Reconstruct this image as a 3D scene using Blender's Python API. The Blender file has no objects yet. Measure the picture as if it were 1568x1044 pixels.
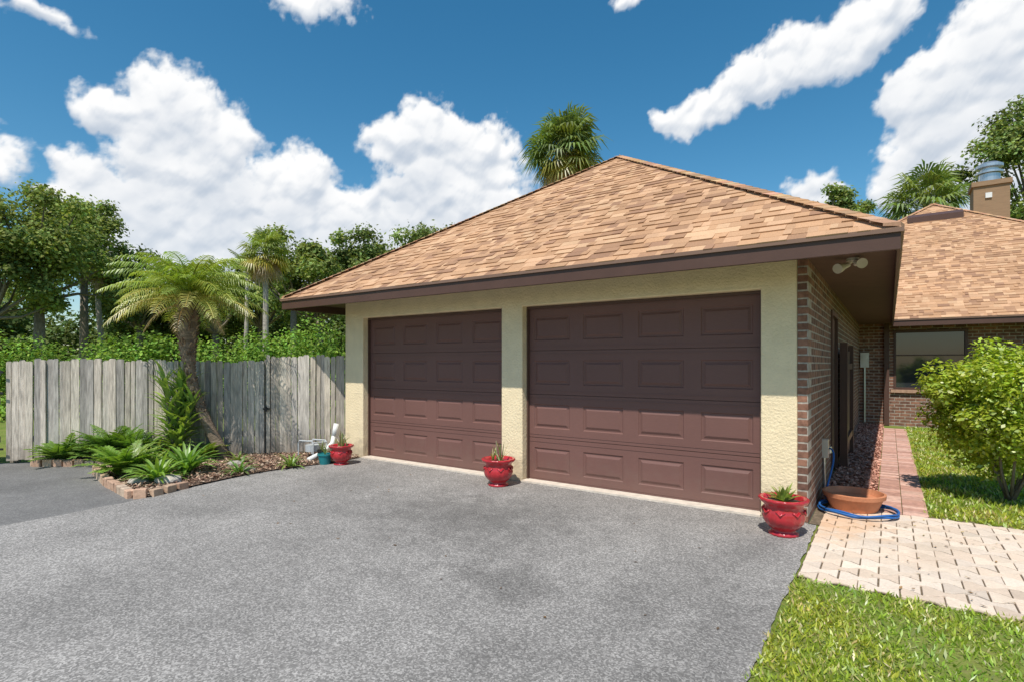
import bpy, math, random
import numpy as np
from mathutils import Vector, Matrix
random.seed(7); rng=np.random.default_rng(7)
R=random.random
def U(a,b): return a+(b-a)*random.random()
scene=bpy.context.scene

# ---------------------------------------------------------------- node helpers
class NT:
    def __init__(s,nt): s.nt=nt
    def n(s,typ,ins=None,**props):
        nd=s.nt.nodes.new(typ)
        for k,v in props.items(): setattr(nd,k,v)
        if ins:
            for k,v in ins.items():
                sock=nd.inputs[k]
                if hasattr(v,'is_output'): s.nt.links.new(v,sock)
                else: sock.default_value=v
        return nd
    def math(s,op,a,b=None,c=None,clamp=False):
        ins={0:a}
        if b is not None: ins[1]=b
        if c is not None: ins[2]=c
        return s.n('ShaderNodeMath',ins,operation=op,use_clamp=clamp).outputs[0]
    def vmath(s,op,a,b=None):
        ins={0:a}
        if b is not None: ins[1]=b
        nd=s.n('ShaderNodeVectorMath',ins,operation=op)
        return nd.outputs[1] if op in('LENGTH','DOT_PRODUCT') else nd.outputs[0]
    def mix(s,f,a,b,blend='MIX'):
        nd=s.nt.nodes.new('ShaderNodeMix'); nd.data_type='RGBA'; nd.blend_type=blend
        for i,v in ((0,f),(6,a),(7,b)):
            if hasattr(v,'is_output'): s.nt.links.new(v,nd.inputs[i])
            else: nd.inputs[i].default_value=v
        return nd.outputs[2]
    def mr(s,v,a,b,c,d,smooth=False):
        nd=s.n('ShaderNodeMapRange',{0:v,1:a,2:b,3:c,4:d})
        if smooth: nd.interpolation_type='SMOOTHSTEP'
        return nd.outputs[0]
    def noise(s,vec,scale,detail=4,rough=.55,out='Fac'):
        return s.n('ShaderNodeTexNoise',{'Vector':vec,'Scale':scale,'Detail':detail,'Roughness':rough}).outputs[out]
    def gray(s,f): return s.n('ShaderNodeCombineColor',{0:f,1:f,2:f}).outputs[0]
def c4(c): return (c[0],c[1],c[2],1.0)
def new_mat(name):
    m=bpy.data.materials.new(name); m.use_nodes=True
    for nd in list(m.node_tree.nodes): m.node_tree.nodes.remove(nd)
    t=NT(m.node_tree)
    out=t.n('ShaderNodeOutputMaterial')
    return m,t,out
def basic(name,col=(.5,.5,.5),rough=.8,var=.15,nscale=6,bump=0,bscale=40,spec=.3,metal=0,vcol=False,stretch=(1,1,1),coat=0,bdist=.01,big=0,dirt=0):
    m,t,out=new_mat(name)
    co=t.n('ShaderNodeTexCoord').outputs['Object']
    mp=t.n('ShaderNodeMapping',{'Vector':co,'Scale':stretch}).outputs[0]
    base=t.n('ShaderNodeAttribute',attribute_name='Col').outputs['Color'] if vcol else c4(col)
    nz=t.noise(mp,nscale,4,.6)
    f=t.mr(nz,.3,.7,1-var,1+var)
    col_o=t.mix(1.0,base,t.gray(f),'MULTIPLY')
    if big:
        nb=t.noise(co,.8,3,.5); fb=t.mr(nb,.3,.7,1-big,1+big)
        col_o=t.mix(1.0,col_o,t.gray(fb),'MULTIPLY')
    if dirt:   # splash-back dirt near the ground
        z=t.n('ShaderNodeSeparateXYZ',{0:co}).outputs[2]
        k=t.math('ADD',z,t.mr(t.noise(co,7,4,.6),.3,.7,-.18,.18))
        col_o=t.mix(t.mr(k,0,.38,dirt,0,True),col_o,(.20,.16,.12,1))
    b=t.n('ShaderNodeBsdfPrincipled',{'Base Color':col_o,'Roughness':rough,'Metallic':metal,'Specular IOR Level':spec,'Coat Weight':coat})
    if bump:
        nb=t.noise(mp,bscale,4,.6)
        bp=t.n('ShaderNodeBump',{'Height':nb,'Strength':bump,'Distance':bdist}).outputs[0]
        m.node_tree.links.new(bp,b.inputs['Normal'])
    m.node_tree.links.new(b.outputs[0],out.inputs[0])
    return m
def leafmat(name,trans=.35,gloss=.06):
    m,t,out=new_mat(name)
    a=t.n('ShaderNodeAttribute',attribute_name='Col').outputs['Color']
    d=t.n('ShaderNodeBsdfDiffuse',{'Color':a}).outputs[0]
    tc=t.mix(1.0,a,(1.5,1.5,.6,1),'MULTIPLY')
    tr=t.n('ShaderNodeBsdfTranslucent',{'Color':tc}).outputs[0]
    x=t.n('ShaderNodeMixShader',{0:trans,1:d,2:tr}).outputs[0]
    if gloss:
        g=t.n('ShaderNodeBsdfGlossy',{'Color':(1,1,1,1),'Roughness':.45}).outputs[0]
        x=t.n('ShaderNodeMixShader',{0:gloss,1:x,2:g}).outputs[0]
    m.node_tree.links.new(x,out.inputs[0]); return m
def brickmat(name,axis,c1,c2,mortar,bw=.2,rh=.072,ms=.009):
    m,t,out=new_mat(name)
    co=t.n('ShaderNodeTexCoord').outputs['Object']
    s=t.n('ShaderNodeSeparateXYZ',{0:co})
    v=t.n('ShaderNodeCombineXYZ',{0:s.outputs[0 if axis=='x' else 1],1:s.outputs[2],2:0.0}).outputs[0]
    wob=t.noise(co,30,2,.5,'Color')
    v2=t.vmath('ADD',v,t.vmath('MULTIPLY',t.vmath('SUBTRACT',wob,(.5,.5,.5)),(.008,.008,0)))
    br=t.n('ShaderNodeTexBrick',{'Vector':v2,'Color1':c4(c1),'Color2':c4(c2),'Mortar':c4(mortar),'Scale':1.0,'Mortar Size':ms,'Mortar Smooth':.3,'Bias':0.0,'Brick Width':bw,'Row Height':rh},offset=.5)
    nz=t.noise(co,14,5,.65); f=t.mr(nz,.3,.7,.6,1.4)
    col=t.mix(1.0,br.outputs[0],t.gray(f),'MULTIPLY')
    inv=t.math('SUBTRACT',1.0,br.outputs[1])
    h=t.math('ADD',inv,t.math('MULTIPLY',t.noise(co,60,4),.35))
    bp=t.n('ShaderNodeBump',{'Height':h,'Strength':.8,'Distance':.008}).outputs[0]
    b=t.n('ShaderNodeBsdfPrincipled',{'Base Color':col,'Roughness':.85,'Normal':bp,'Specular IOR Level':.2})
    m.node_tree.links.new(b.outputs[0],out.inputs[0]); return m

# ---------------------------------------------------------------- mesh builder
class MB:
    def __init__(s): s.v=[];s.f=[];s.c=[]
    def add(s,vs,fs,col=(.5,.5,.5)):
        o=len(s.v); s.v.extend([tuple(p) for p in vs])
        for f in fs: s.f.append(tuple(i+o for i in f)); s.c.append(col)
    def quad(s,a,b,c,d,col=(.5,.5,.5)): s.add([a,b,c,d],[(0,1,2,3)],col)
    def box(s,x0,x1,y0,y1,z0,z1,col=(.5,.5,.5),M=None):
        vs=[(x0,y0,z0),(x1,y0,z0),(x1,y1,z0),(x0,y1,z0),(x0,y0,z1),(x1,y0,z1),(x1,y1,z1),(x0,y1,z1)]
        if M is not None: vs=[tuple(M@Vector(p)) for p in vs]
        s.add(vs,[(0,3,2,1),(4,5,6,7),(0,1,5,4),(1,2,6,5),(2,3,7,6),(3,0,4,7)],col)
    def tube(s,pts,rad,n=8,col=(.5,.5,.5),cap=True):
        pts=[Vector(p) for p in pts]
        if not hasattr(rad,'__len__'): rad=[rad]*len(pts)
        o=len(s.v)
        prev=None
        for i,p in enumerate(pts):
            d=(pts[min(i+1,len(pts)-1)]-pts[max(i-1,0)])
            if d.length<1e-9: d=Vector((0,0,1))
            d.normalize()
            if prev is None:
                a=Vector((1,0,0)) if abs(d.x)<.8 else Vector((0,1,0))
            else: a=prev
            a=(a-d*a.dot(d)); a.normalize(); b=d.cross(a); prev=a
            for k in range(n):
                t=2*math.pi*k/n
                s.v.append(tuple(p+(a*math.cos(t)+b*math.sin(t))*rad[i]))
        for i in range(len(pts)-1):
            for k in range(n):
                k2=(k+1)%n
                s.f.append((o+i*n+k,o+i*n+k2,o+(i+1)*n+k2,o+(i+1)*n+k)); s.c.append(col)
        if cap:
            s.f.append(tuple(o+k for k in reversed(range(n)))); s.c.append(col)
            e=o+(len(pts)-1)*n; s.f.append(tuple(e+k for k in range(n))); s.c.append(col)
    def lathe(s,cx,cy,prof,n=28,col=(.5,.5,.5),flute=0,nf=10):
        o=len(s.v)
        for r,z in prof:
            for k in range(n):
                t=2*math.pi*k/n; rr=r*(1+flute*abs(math.sin(nf*t/2)))
                s.v.append((cx+rr*math.cos(t),cy+rr*math.sin(t),z))
        for i in range(len(prof)-1):
            for k in range(n):
                k2=(k+1)%n
                s.f.append((o+i*n+k,o+i*n+k2,o+(i+1)*n+k2,o+(i+1)*n+k)); s.c.append(col)
    def build(s,name,mat,parent=None,smooth=False,bevel=0):
        me=bpy.data.meshes.new(name); me.from_pydata(s.v,[],s.f); me.update()
        ca=me.color_attributes.new('Col','FLOAT_COLOR','CORNER')
        cnt=np.array([len(f) for f in s.f]); col=np.ones((len(s.f),4)); col[:,:3]=np.array(s.c)
        ca.data.foreach_set('color',np.repeat(col,cnt,axis=0).ravel().astype(np.float32))
        if smooth: me.polygons.foreach_set('use_smooth',[True]*len(me.polygons))
        me.materials.append(mat)
        ob=bpy.data.objects.new(name,me); scene.collection.objects.link(ob)
        if parent is not None: ob.parent=parent
        if bevel:
            b=ob.modifiers.new('bevel','BEVEL'); b.width=bevel; b.segments=2; b.limit_method='ANGLE'
        return ob
def empty(name):
    e=bpy.data.objects.new(name,None); scene.collection.objects.link(e); return e
def leaf_object(name,P,A,B,C,mat,parent=None):
    n=len(P); V=np.empty((n,4,3)); V[:,0]=P; V[:,1]=P+A*.5+B; V[:,2]=P+A; V[:,3]=P+A*.5-B
    me=bpy.data.meshes.new(name); me.vertices.add(n*4); me.vertices.foreach_set('co',V.ravel())
    me.loops.add(n*4); me.loops.foreach_set('vertex_index',np.arange(n*4,dtype=np.int32))
    me.polygons.add(n); me.polygons.foreach_set('loop_start',np.arange(0,n*4,4,dtype=np.int32))
    me.polygons.foreach_set('loop_total',np.full(n,4,dtype=np.int32))
    me.update(calc_edges=True)
    ca=me.color_attributes.new('Col','FLOAT_COLOR','CORNER')
    col=np.ones((n,4)); col[:,:3]=C
    ca.data.foreach_set('color',np.repeat(col,4,axis=0).ravel().astype(np.float32))
    me.materials.append(mat); ob=bpy.data.objects.new(name,me); scene.collection.objects.link(ob)
    if parent is not None: ob.parent=parent
    return ob
def unit(a): return a/np.maximum(np.linalg.norm(a,axis=1,keepdims=True),1e-9)
def orient(N,size,aspect,jit=.6):
    n=len(N); N=unit(N+rng.normal(0,jit,(n,3)))
    A=unit(np.cross(N,rng.normal(0,1,(n,3)))); B=np.cross(N,A)
    s=size*(.6+.8*rng.random((n,1)))
    return A*s,B*s*aspect*.5

# ---------------------------------------------------------------- materials
M_stucco=basic('stucco',(.80,.655,.43),.9,.07,5,.9,38,bdist=.012,dirt=.45)
M_shingle=basic('roof_shingle',vcol=True,rough=.9,var=.2,nscale=120,bump=.4,bscale=150,bdist=.003,spec=.15,big=.08)
M_fascia=basic('brown_trim_paint',(.09,.048,.036),.45,.08,4,.1,60)
M_soffit=basic('soffit_paint',(.11,.062,.045),.7,.1,5)
M_door=basic('garage_door_paint',(.170,.084,.070),.5,.06,7,.25,30,stretch=(3,3,30),bdist=.003,big=.07,dirt=.15)
M_brickx=brickmat('brick_facing_front','x',(.27,.135,.088),(.13,.068,.05),(.36,.31,.26))
M_bricky=brickmat('brick_facing_side','y',(.27,.135,.088),(.13,.068,.05),(.36,.31,.26))
M_fence=basic('weathered_wood',vcol=True,rough=.9,var=.38,nscale=9,bump=.7,bscale=14,stretch=(5,5,.5),bdist=.008,big=.16,dirt=.55)
M_leaf=leafmat('leaf'); M_leaf_far=leafmat('tree_foliage',.3,0)
M_bark=basic('bark',(.22,.18,.14),.95,.35,6,.8,18,stretch=(3,3,1),bdist=.03)
M_palmbark=basic('palm_bark',(.38,.33,.28),.95,.3,5,.8,12,stretch=(1,1,5),bdist=.03)
M_dpbark=basic('date_palm_bark',(.24,.18,.13),.95,.4,7,.9,16,stretch=(1,1,4),bdist=.03)
M_vc=basic('stone_and_clay',vcol=True,rough=.85,var=.2,nscale=18,bump=.5,bscale=50)
M_chip=basic('mulch_chips',vcol=True,rough=.95,var=.3,nscale=25)
M_redglaze=basic('red_glaze',(.42,.022,.03),.25,.25,8,.1,20,spec=.5,coat=.3)
M_soil=basic('soil',(.06,.04,.03),.95,.4,40,.8,60)
M_teal=basic('teal_glaze',(.02,.2,.22),.3,.1,8)
M_black=basic('black_plastic',(.02,.02,.02),.5,.1,8)
M_terra=basic('terracotta',(.55,.22,.11),.7,.15,8,.2,40)
M_hose=basic('blue_hose',(.025,.12,.36),.4,.1,8)
M_white=basic('white_plastic',(.7,.7,.68),.5,.08,8)
M_metal=basic('galvanised_metal',(.55,.56,.57),.3,.1,8,metal=.8)
M_glass=basic('window_glass',(.03,.035,.04),.04,.05,2,spec=.8)
M_lamp=basic('lamp_housing',(.55,.5,.42),.45,.1,8)
M_chim=basic('chimney_siding',(.28,.18,.105),.8,.1,4,.3,10,stretch=(1,1,6))
M_conc=basic('concrete',(.62,.54,.45),.9,.15,12,.3,60)

def ground_mat():
    m,t,out=new_mat('grass_ground')
    co=t.n('ShaderNodeTexCoord').outputs['Object']
    a=t.noise(co,1.3,5,.6); b=t.noise(co,35,5,.7)
    c=t.mix(t.mr(a,.4,.62,0,1),(.13,.20,.03,1),(.20,.24,.05,1))
    c=t.mix(t.mr(b,.45,.7,0,.6),c,(.26,.20,.11,1))
    bp=t.n('ShaderNodeBump',{'Height':b,'Strength':.7,'Distance':.03}).outputs[0]
    s=t.n('ShaderNodeBsdfPrincipled',{'Base Color':c,'Roughness':.95,'Normal':bp,'Specular IOR Level':.1})
    m.node_tree.links.new(s.outputs[0],out.inputs[0]); return m
def asphalt_mat(name,base,spread,stain):
    m,t,out=new_mat(name)
    co=t.n('ShaderNodeTexCoord').outputs['Object']
    vo=t.n('ShaderNodeTexVoronoi',{'Vector':co,'Scale':110.0}).outputs['Color']
    g=t.n('ShaderNodeSeparateColor',{0:vo}).outputs[0]
    f=t.mr(t.math('POWER',g,1.8),0,1,1-spread,1+spread*1.6)
    nz=t.noise(co,190,3,.7); f=t.math('MULTIPLY',f,t.mr(nz,.3,.7,.8,1.2))
    big=t.noise(co,.6,5,.6); f=t.math('MULTIPLY',f,t.mr(big,.3,.7,.80,1.16))
    mid=t.noise(co,3.5,6,.7); f=t.math('MULTIPLY',f,t.mr(mid,.3,.7,.86,1.12))
    # tyre-worn lanes running up to each door
    s=t.n('ShaderNodeSeparateXYZ',{0:co})
    wv=t.math('SINE',t.math('ADD',t.math('MULTIPLY',s.outputs[0],4.4),t.math('MULTIPLY',t.noise(co,.5,3,.5),2.5)))
    f=t.math('MULTIPLY',f,t.mr(wv,-1,1,.965,1.03))
    for (x,y,rx,ry,k) in stain:
        d=t.vmath('LENGTH',t.vmath('DIVIDE',t.vmath('SUBTRACT',co,(x,y,0)),(rx,ry,1)))
        d=t.math('ADD',d,t.mr(t.noise(co,4,5,.7),.3,.7,-.6,.6))
        f=t.math('MULTIPLY',f,t.mr(d,.1,1.3,1-k,1.0,True))
    col=t.mix(1.0,c4(base),t.gray(f),'MULTIPLY')
    h=t.math('ADD',g,nz)
    bp=t.n('ShaderNodeBump',{'Height':h,'Strength':.4,'Distance':.004}).outputs[0]
    s=t.n('ShaderNodeBsdfPrincipled',{'Base Color':col,'Roughness':.85,'Normal':bp,'Specular IOR Level':.25})
    m.node_tree.links.new(s.outputs[0],out.inputs[0]); return m
M_ground=ground_mat()
M_drive=asphalt_mat('driveway_asphalt',(.275,.258,.24),.36,[(-2.7,-1.6,1.2,.8,.30),(-1.5,-2.6,.45,.33,.30),(-4.9,-1.2,.9,.4,.15),(-.1,-3.0,.25,1.2,.25),(-.25,-.9,.3,.6,.2)])
M_old=asphalt_mat('old_asphalt',(.175,.168,.16),.22,[])

# ---------------------------------------------------------------- ground sheets
def sheet(name,pts,z,mat):
    mb=MB(); mb.add([(x,y,z) for x,y in pts],[tuple(range(len(pts)))]); return mb.build(name,mat)
def rag(a,b,n,amp):
    out=[]
    for i in range(n):
        k=i/n; out.append((a[0]+(b[0]-a[0])*k+U(-amp,amp),a[1]+(b[1]-a[1])*k+U(-amp,amp)))
    return out
sheet('ground',[(-300,-200),(300,-200),(300,400),(-300,400)],-.012,M_ground)
sheet('old_driveway',[(-5.5,-30),(-5.5,-1.2),(-7.2,-.4),(-12.2,-5.6),(-22,-30)],-.005,M_old)
dr=[(-5.75,-30),(-5.78,-8)]+rag((-5.8,-6),(-5.9,-3.0),14,.02)+[(-5.98,-2.9),(-6.3,-1.2),(-6.3,.1),(-6.2,.1),(-.2,.1),(-.09,.05),(-.03,-.01)]+rag((.07,-.02),(.08,-6),80,.010)+[(.07,-30)]
sheet('driveway',dr,0,M_drive)

# ---------------------------------------------------------------- brick_house
house=empty('brick_house')
mb=MB(); WT=2.395
out=[(-6.439,0),(-6.021,0),(-6.021,2.13),(-3.402,2.13),(-3.402,0),(-3.087,0),(-3.087,2.13),(-.394,2.13),(-.394,0),(-.085,0),(-.085,WT),(-6.439,WT)]
n=len(out)
vs=[(x,0,z-.02 if z==0 else z) for x,z in out]+[(x,.25,z-.02 if z==0 else z) for x,z in out]
fs=[tuple(range(n)),tuple(reversed(range(n,2*n)))]+[(i,i+n,(i+1)%n+n,(i+1)%n) for i in range(n)]
mb.add(vs,fs); mb.build('stucco_front_wall',M_stucco,house,bevel=.012)
mb=MB(); mb.box(-.084,0,-.004,.25,-.02,WT); mb.build('brick_veneer_end',M_brickx,house)
mb=MB()
mb.box(-.06,.0,.25,2.3,-.02,WT); mb.box(-.06,0,3.2,10,-.02,WT); mb.box(-.06,0,2.3,3.2,2.1,WT)
mb.build('brick_side_wall',M_bricky,house)
mb=MB(); mb.box(-6.44,-6.3,.25,12,-.02,WT); mb.box(-6.44,-4,12,12.1,-.02,WT); mb.build('stucco_left_wall',M_stucco,house)
mb=MB(); mb.box(-.05,-.02,2.36,3.14,0,2.04)
mb.box(-.04,.02,2.3,2.36,0,2.1); mb.box(-.04,.02,3.14,3.2,0,2.1); mb.box(-.04,.02,2.36,3.14,2.04,2.1)
for z0 in (.15,.85,1.5): 
    mb.box(-.02,-.012,2.46,2.7,z0,z0+.5); mb.box(-.02,-.012,2.8,3.04,z0,z0+.5)
mb.build('side_door',M_fascia,house)
mb=MB()
W0,W1,Z0,Z1=.68,2.02,.84,2.2
mb.box(0,W0,10,10.2,-.02,WT); mb.box(W1,6.7,10,10.2,-.02,WT); mb.box(W0,W1,10,10.2,-.02,Z0); mb.box(W0,W1,10,10.2,Z1,WT)
mb.build('brick_rear_wing_wall',M_brickx,house)
mb=MB(); mb.box(6.5,6.7,10.2,20,-.02,WT); mb.box(-3.4,-3.2,12.2,20,-.02,WT); mb.build('brick_wing_side_wall',M_bricky,house)
mb=MB(); mb.box(-3.4,6.7,20,20.2,-.02,WT); mb.build('brick_back_wall',M_brickx,house)
mb=MB(); mb.box(W0,W1,10.08,10.1,Z0,Z1); mb.build('window_glass',M_glass,house)
mb=MB()
mb.box(W0,W1,9.98,10.08,Z0,Z0+.05); mb.box(W0,W1,9.98,10.08,Z1-.05,Z1)
for x in (W0,W1-.05): mb.box(x,x+.05,9.985,10.078,Z0+.05,Z1-.05)
mb.box(W0+.05,W1-.05,10.0,10.07,1.62,1.645)
mb.box(.5,.6,9.9,9.99,0,2.37)
mb.build('window_frame',M_fascia,house)
mb=MB(); mb.box(W0-.05,W1+.05,9.94,9.998,Z0-.07,Z0,(.4,.25,.17)); mb.build('window_sill',M_vc,house)
mb=MB(); mb.box(.03,.2,9.9,9.99,1.35,1.7); mb.tube([(.115,9.9,1.6),(.115,9.84,1.6)],.06,14); mb.tube([(.115,9.95,1.35),(.115,9.95,.05)],.02,8)
mb.build('electric_meter',M_metal,house)

def gdoor(x0,x1,name):
    mb=MB(); Y=.13; cols=4; rows=4; H=2.125
    cw=(x1-x0)/cols; rh=H/rows
    mb.box(x0,x1,Y+.012,Y+.05,.0,H)
    for r in range(rows):
        za=r*rh+.004; zb=(r+1)*rh-.004
        for c in range(cols):
            xa=x0+c*cw; xb=xa+cw
            px0,px1=xa+cw*.13,xb-cw*.13
            pz0,pz1=za+rh*.22,zb-rh*.22
            def ring(i,y): return [(px0+i,y,pz0+i),(px1-i,y,pz0+i),(px1-i,y,pz1-i),(px0+i,y,pz1-i)]
            rings=[[(xa,Y,za),(xb,Y,za),(xb,Y,zb),(xa,Y,zb)],ring(0,Y),ring(.01,Y+.010),ring(.024,Y+.010),ring(.05,Y-.002)]
            vs=[p for q in rings for p in q]; fs=[]
            for k in range(4):
                for j in range(4): fs.append((k*4+j,k*4+(j+1)%4,(k+1)*4+(j+1)%4,(k+1)*4+j))
            fs.append((16,17,18,19)); mb.add(vs,fs)
        mb.quad((x0,Y,zb),(x1,Y,zb),(x1,Y+.012,zb+.002),(x0,Y+.012,zb+.002))
        mb.box(x0,x1,Y-.004,Y,zb-.045,zb-.036); mb.box(x0,x1,Y-.004,Y,za+.036,za+.045)
    return mb.build(name,M_door,house)
gdoor(-6.019,-3.404,'garage_door'); gdoor(-3.085,-.396,'garage_door')
mb=MB()
for a,b in ((-6.019,-3.404),(-3.085,-.396)):
    mb.box(a,a+.022,.095,.128,.005,2.1); mb.box(b-.022,b,.095,.128,.005,2.1); mb.box(a,b,.095,.128,2.1,2.128)
mb.build('door_weatherstrip',M_fascia,house)
mb=MB()
mb.box(-6.019,-3.404,-.03,.125,-.01,.018); mb.box(-3.085,-.396,-.03,.125,-.01,.018)
mb.build('door_sill',M_conc,house)

# roof
EZ=2.42; PIT=.6635
PAL=[(.48,.285,.165),(.44,.26,.15),(.51,.31,.185),(.40,.23,.13),(.35,.20,.118),(.47,.275,.155),(.53,.335,.20)]
roof=MB(); deck=MB()
def slope(A,B,C,D,e=.122):
    A,B,C,D=[Vector(p) for p in (A,B,C,D)]
    u=(B-A).normalized(); nrm=u.cross(((C+D)/2-(A+B)/2)).normalized()
    if nrm.z<0: nrm=-nrm
    vdir=nrm.cross(u).normalized()
    if vdir.z<0: vdir=-vdir
    H=(D-A).dot(vdir); W=(B-A).length
    uD=(D-A).dot(u); uC=(C-A).dot(u)
    def uL(v): return uD*v/H
    def uR(v): return W+(uC-W)*v/H
    deck.add([A,B,C,D],[(0,1,2,3)],(.2,.12,.08))
    v=-.02; 
    while v<H:
        v2=min(v+e+.03,H); x=uL(max(v,0))-U(0,.3)
        while x<uR(max(v,0)):
            w=random.choice((.06,.08,.11,.14,.17,.21))*U(.9,1.1); thick=random.choice((.006,.007,.016,.018))
            a0=max(x,uL(v)); b0=min(x+w,uR(v)); a1=max(x,uL(v2)); b1=min(x+w,uR(v2))
            if b0>a0+.002:
                if b1<a1: m_=min(max(a0,uL(v2)),uR(v2)); a1=b1=m_
                col=random.choice(PAL); k=U(.92,1.08)
                if R()<.08: col=(.31,.175,.108)
                col=tuple(q*k for q in col)
                P=lambda uu,vv,t: A+u*uu+vdir*vv+nrm*t
                p0=P(a0,v,thick);p1=P(b0,v,thick);p2=P(b1,v2,.003);p3=P(a1,v2,.003)
                roof.add([p0,p1,p2,p3,P(a0,v,-.001),P(b0,v,-.001)],[(0,1,2,3),(4,5,1,0),(0,3,4),(1,5,2)],col)
            x+=w
        v+=e
def caps(a,b,wv1,wv2,step=.13):
    a=Vector(a);b=Vector(b);d=(b-a);L=d.length;d.normalize();n=int(L/step)
    wv1=Vector(wv1);wv2=Vector(wv2)
    for i in range(n):
        p=a+d*(i*step);q=a+d*(i*step+step*1.35); up=Vector((0,0,.022)); up2=Vector((0,0,.012))
        col=tuple(c*U(.9,1.1) for c in random.choice(PAL))
        roof.add([p+wv1+up,p+up+Vector((0,0,.010)),p+wv2+up,q+wv1+up2,q+up2+Vector((0,0,.010)),q+wv2+up2,p+wv1,p,p+wv2],
                 [(0,1,4,3),(1,2,5,4),(6,7,1,0),(7,8,2,1)],col)
x0,x1,y0=-7.107,.668,-.668
ax=(x0+x1)/2; hw=(x1-x0)/2; az=EZ+hw*PIT; ay=y0+hw
Ap=(ax,ay,az)
slope((x0,y0,EZ),(x1,y0,EZ),Ap,Ap)
slope((x1,y0,EZ),(x1,9.33,EZ),(ax,13.22,az),Ap)
slope((x0,13.22+hw-3.89,EZ),(x0,y0,EZ),Ap,(ax,13.22,az))
q=.12
caps((x0,y0,EZ+.01),Ap,(-q*.2,q*.9,q*.08),(q*.9,-q*.2,q*.08)) 
caps((x1,y0,EZ+.01),Ap,(-q*.9,-q*.2,q*.08),(q*.2,q*.9,q*.08))
caps(Ap,(ax,13.2,az),(-q,0,-.08),(q,0,-.08))
hx,hy,hz=1.68,15.03,EZ+5.7*PIT; Hp=(hx,hy,hz)
a,b,c,d=(-4.02,9.33,EZ),(7.38,9.33,EZ),(7.38,20.73,EZ),(-4.02,20.73,EZ)
slope(a,b,Hp,Hp);slope(b,c,Hp,Hp);slope(c,d,Hp,Hp);slope(d,a,Hp,Hp)
caps(b,Hp,(-q*.9,-q*.2,q*.08),(q*.2,q*.9,q*.08)); caps(a,Hp,(-q*.2,q*.9,q*.08),(q*.9,-q*.2,q*.08))
roof.build('roof_shingles',M_shingle,house); 
do=deck.build('roof_deck',M_soffit,house); do.location.z=-.012
mb=MB(); FB=2.262; FT=EZ-.004; t=.025
mb.box(x0,x1,y0,y0+t,FB,FT); mb.box(x1-t,x1,y0+t,9.33,FB,FT); mb.box(x0,x0+t,y0+t,13,FB,FT)
mb.box(x1-t,7.38,9.33,9.33+t,FB,FT); mb.box(7.38-t,7.38,9.33+t,20.7,FB,FT); mb.box(-4.02,-4.02+t,13.2,20.7,FB,FT); mb.box(-4.02,7.38,20.7,20.7+t,FB,FT)
mb.build('fascia',M_fascia,house,bevel=.004)
mb=MB()
mb.box(x0-.02,x1+.02,y0-.02,y0-.001,FT-.028,FT+.006); mb.box(x1+.001,x1+.02,y0,9.31,FT-.028,FT+.006)
mb.box(x1+.02,7.4,9.31,9.329,FT-.028,FT+.006); mb.box(x0-.02,x0-.001,y0,13,FT-.028,FT+.006)
mb.build('drip_edge',basic('drip_edge_metal',(.2,.12,.085),.4,.05,5),house)
mb=MB()
mb.box(x0+t,x1-t,y0+t,.03,2.371,2.387); mb.box(-.03,x1-t,.03,10.03,2.371,2.387); mb.box(x0+t,-6.42,.03,13,2.371,2.387)
mb.box(x1-t,7.35,9.36,10.03,2.372,2.388); mb.box(6.68,7.35,10.03,20.6,2.371,2.387)
mb.build('soffit',M_soffit,house)
s_=4.75; vy=9.33+s_; vz=EZ+s_*PIT
mb=MB()
vv=[(1.04,vy-.18,vz-.1),(2.29,vy-.18,vz-.1),(2.29,vy-.18,vz+.06),(1.04,vy-.18,vz+.06),(1.04,vy+.12,vz+.19),(2.29,vy+.12,vz+.19)]
mb.add(vv,[(0,1,2,3),(3,2,5,4),(0,3,4),(1,5,2)]); mb.build('roof_vent',M_fascia,house)
mb=MB(); mb.box(2.68,3.5,15.8,16.7,4.6,6.72); mb.box(2.63,3.55,15.75,16.75,6.72,6.86); mb.build('chimney_chase',M_chim,house)
mb=MB()
cx,cy=3.09,16.25
mb.lathe(cx,cy,[(.26,6.86),(.26,7.15)],24); mb.lathe(cx,cy,[(.0,7.15),(.33,7.16),(.33,7.22),(.22,7.24),(.22,7.32),(.33,7.34),(.33,7.42),(.2,7.5),(0,7.5)],24)
mb.build('chimney_cap',M_metal,house,smooth=False)
mb=MB(); mb.box(2.95,3.1,15.76,15.8,6.35,6.5); mb.build('chimney_vent',M_white,house)
mb=MB(); fx,fy=.33,.2; S=.72
mb.tube([(fx,fy,2.37),(fx,fy,2.345)],.05,16)
for sx,dz in ((-.1,-.01),(.07,.02)):
    mb.tube([(fx,fy,2.345),(fx+sx*.5*S,fy-.01,2.32)],.012,8)
    mb.tube([(fx+sx*.4*S,fy,2.315),(fx+sx*.9*S,fy-.05,2.305+dz),(fx+sx*1.3*S,fy-.09,2.29+dz),(fx+sx*1.5*S,fy-.12,2.28+dz)],[.018,.026,.042,.044],16)
mb.build('flood_lamp',M_lamp,house)

g=empty('wooden_gate'); mb=MB()
for i in range(9):
    y=3.3+i*.15; mb.box(.06,.085,y,y+.135,.08,1.62+U(-.01,.01))
mb.box(.086,.12,3.3,4.64,.3,.39); mb.box(.086,.12,3.3,4.64,1.35,1.44)
mb.box(.04,.13,3.18,3.28,0,1.72); mb.box(.04,.13,4.66,4.76,0,1.72)
mb.build('gate_boards',M_fascia,g)

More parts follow.
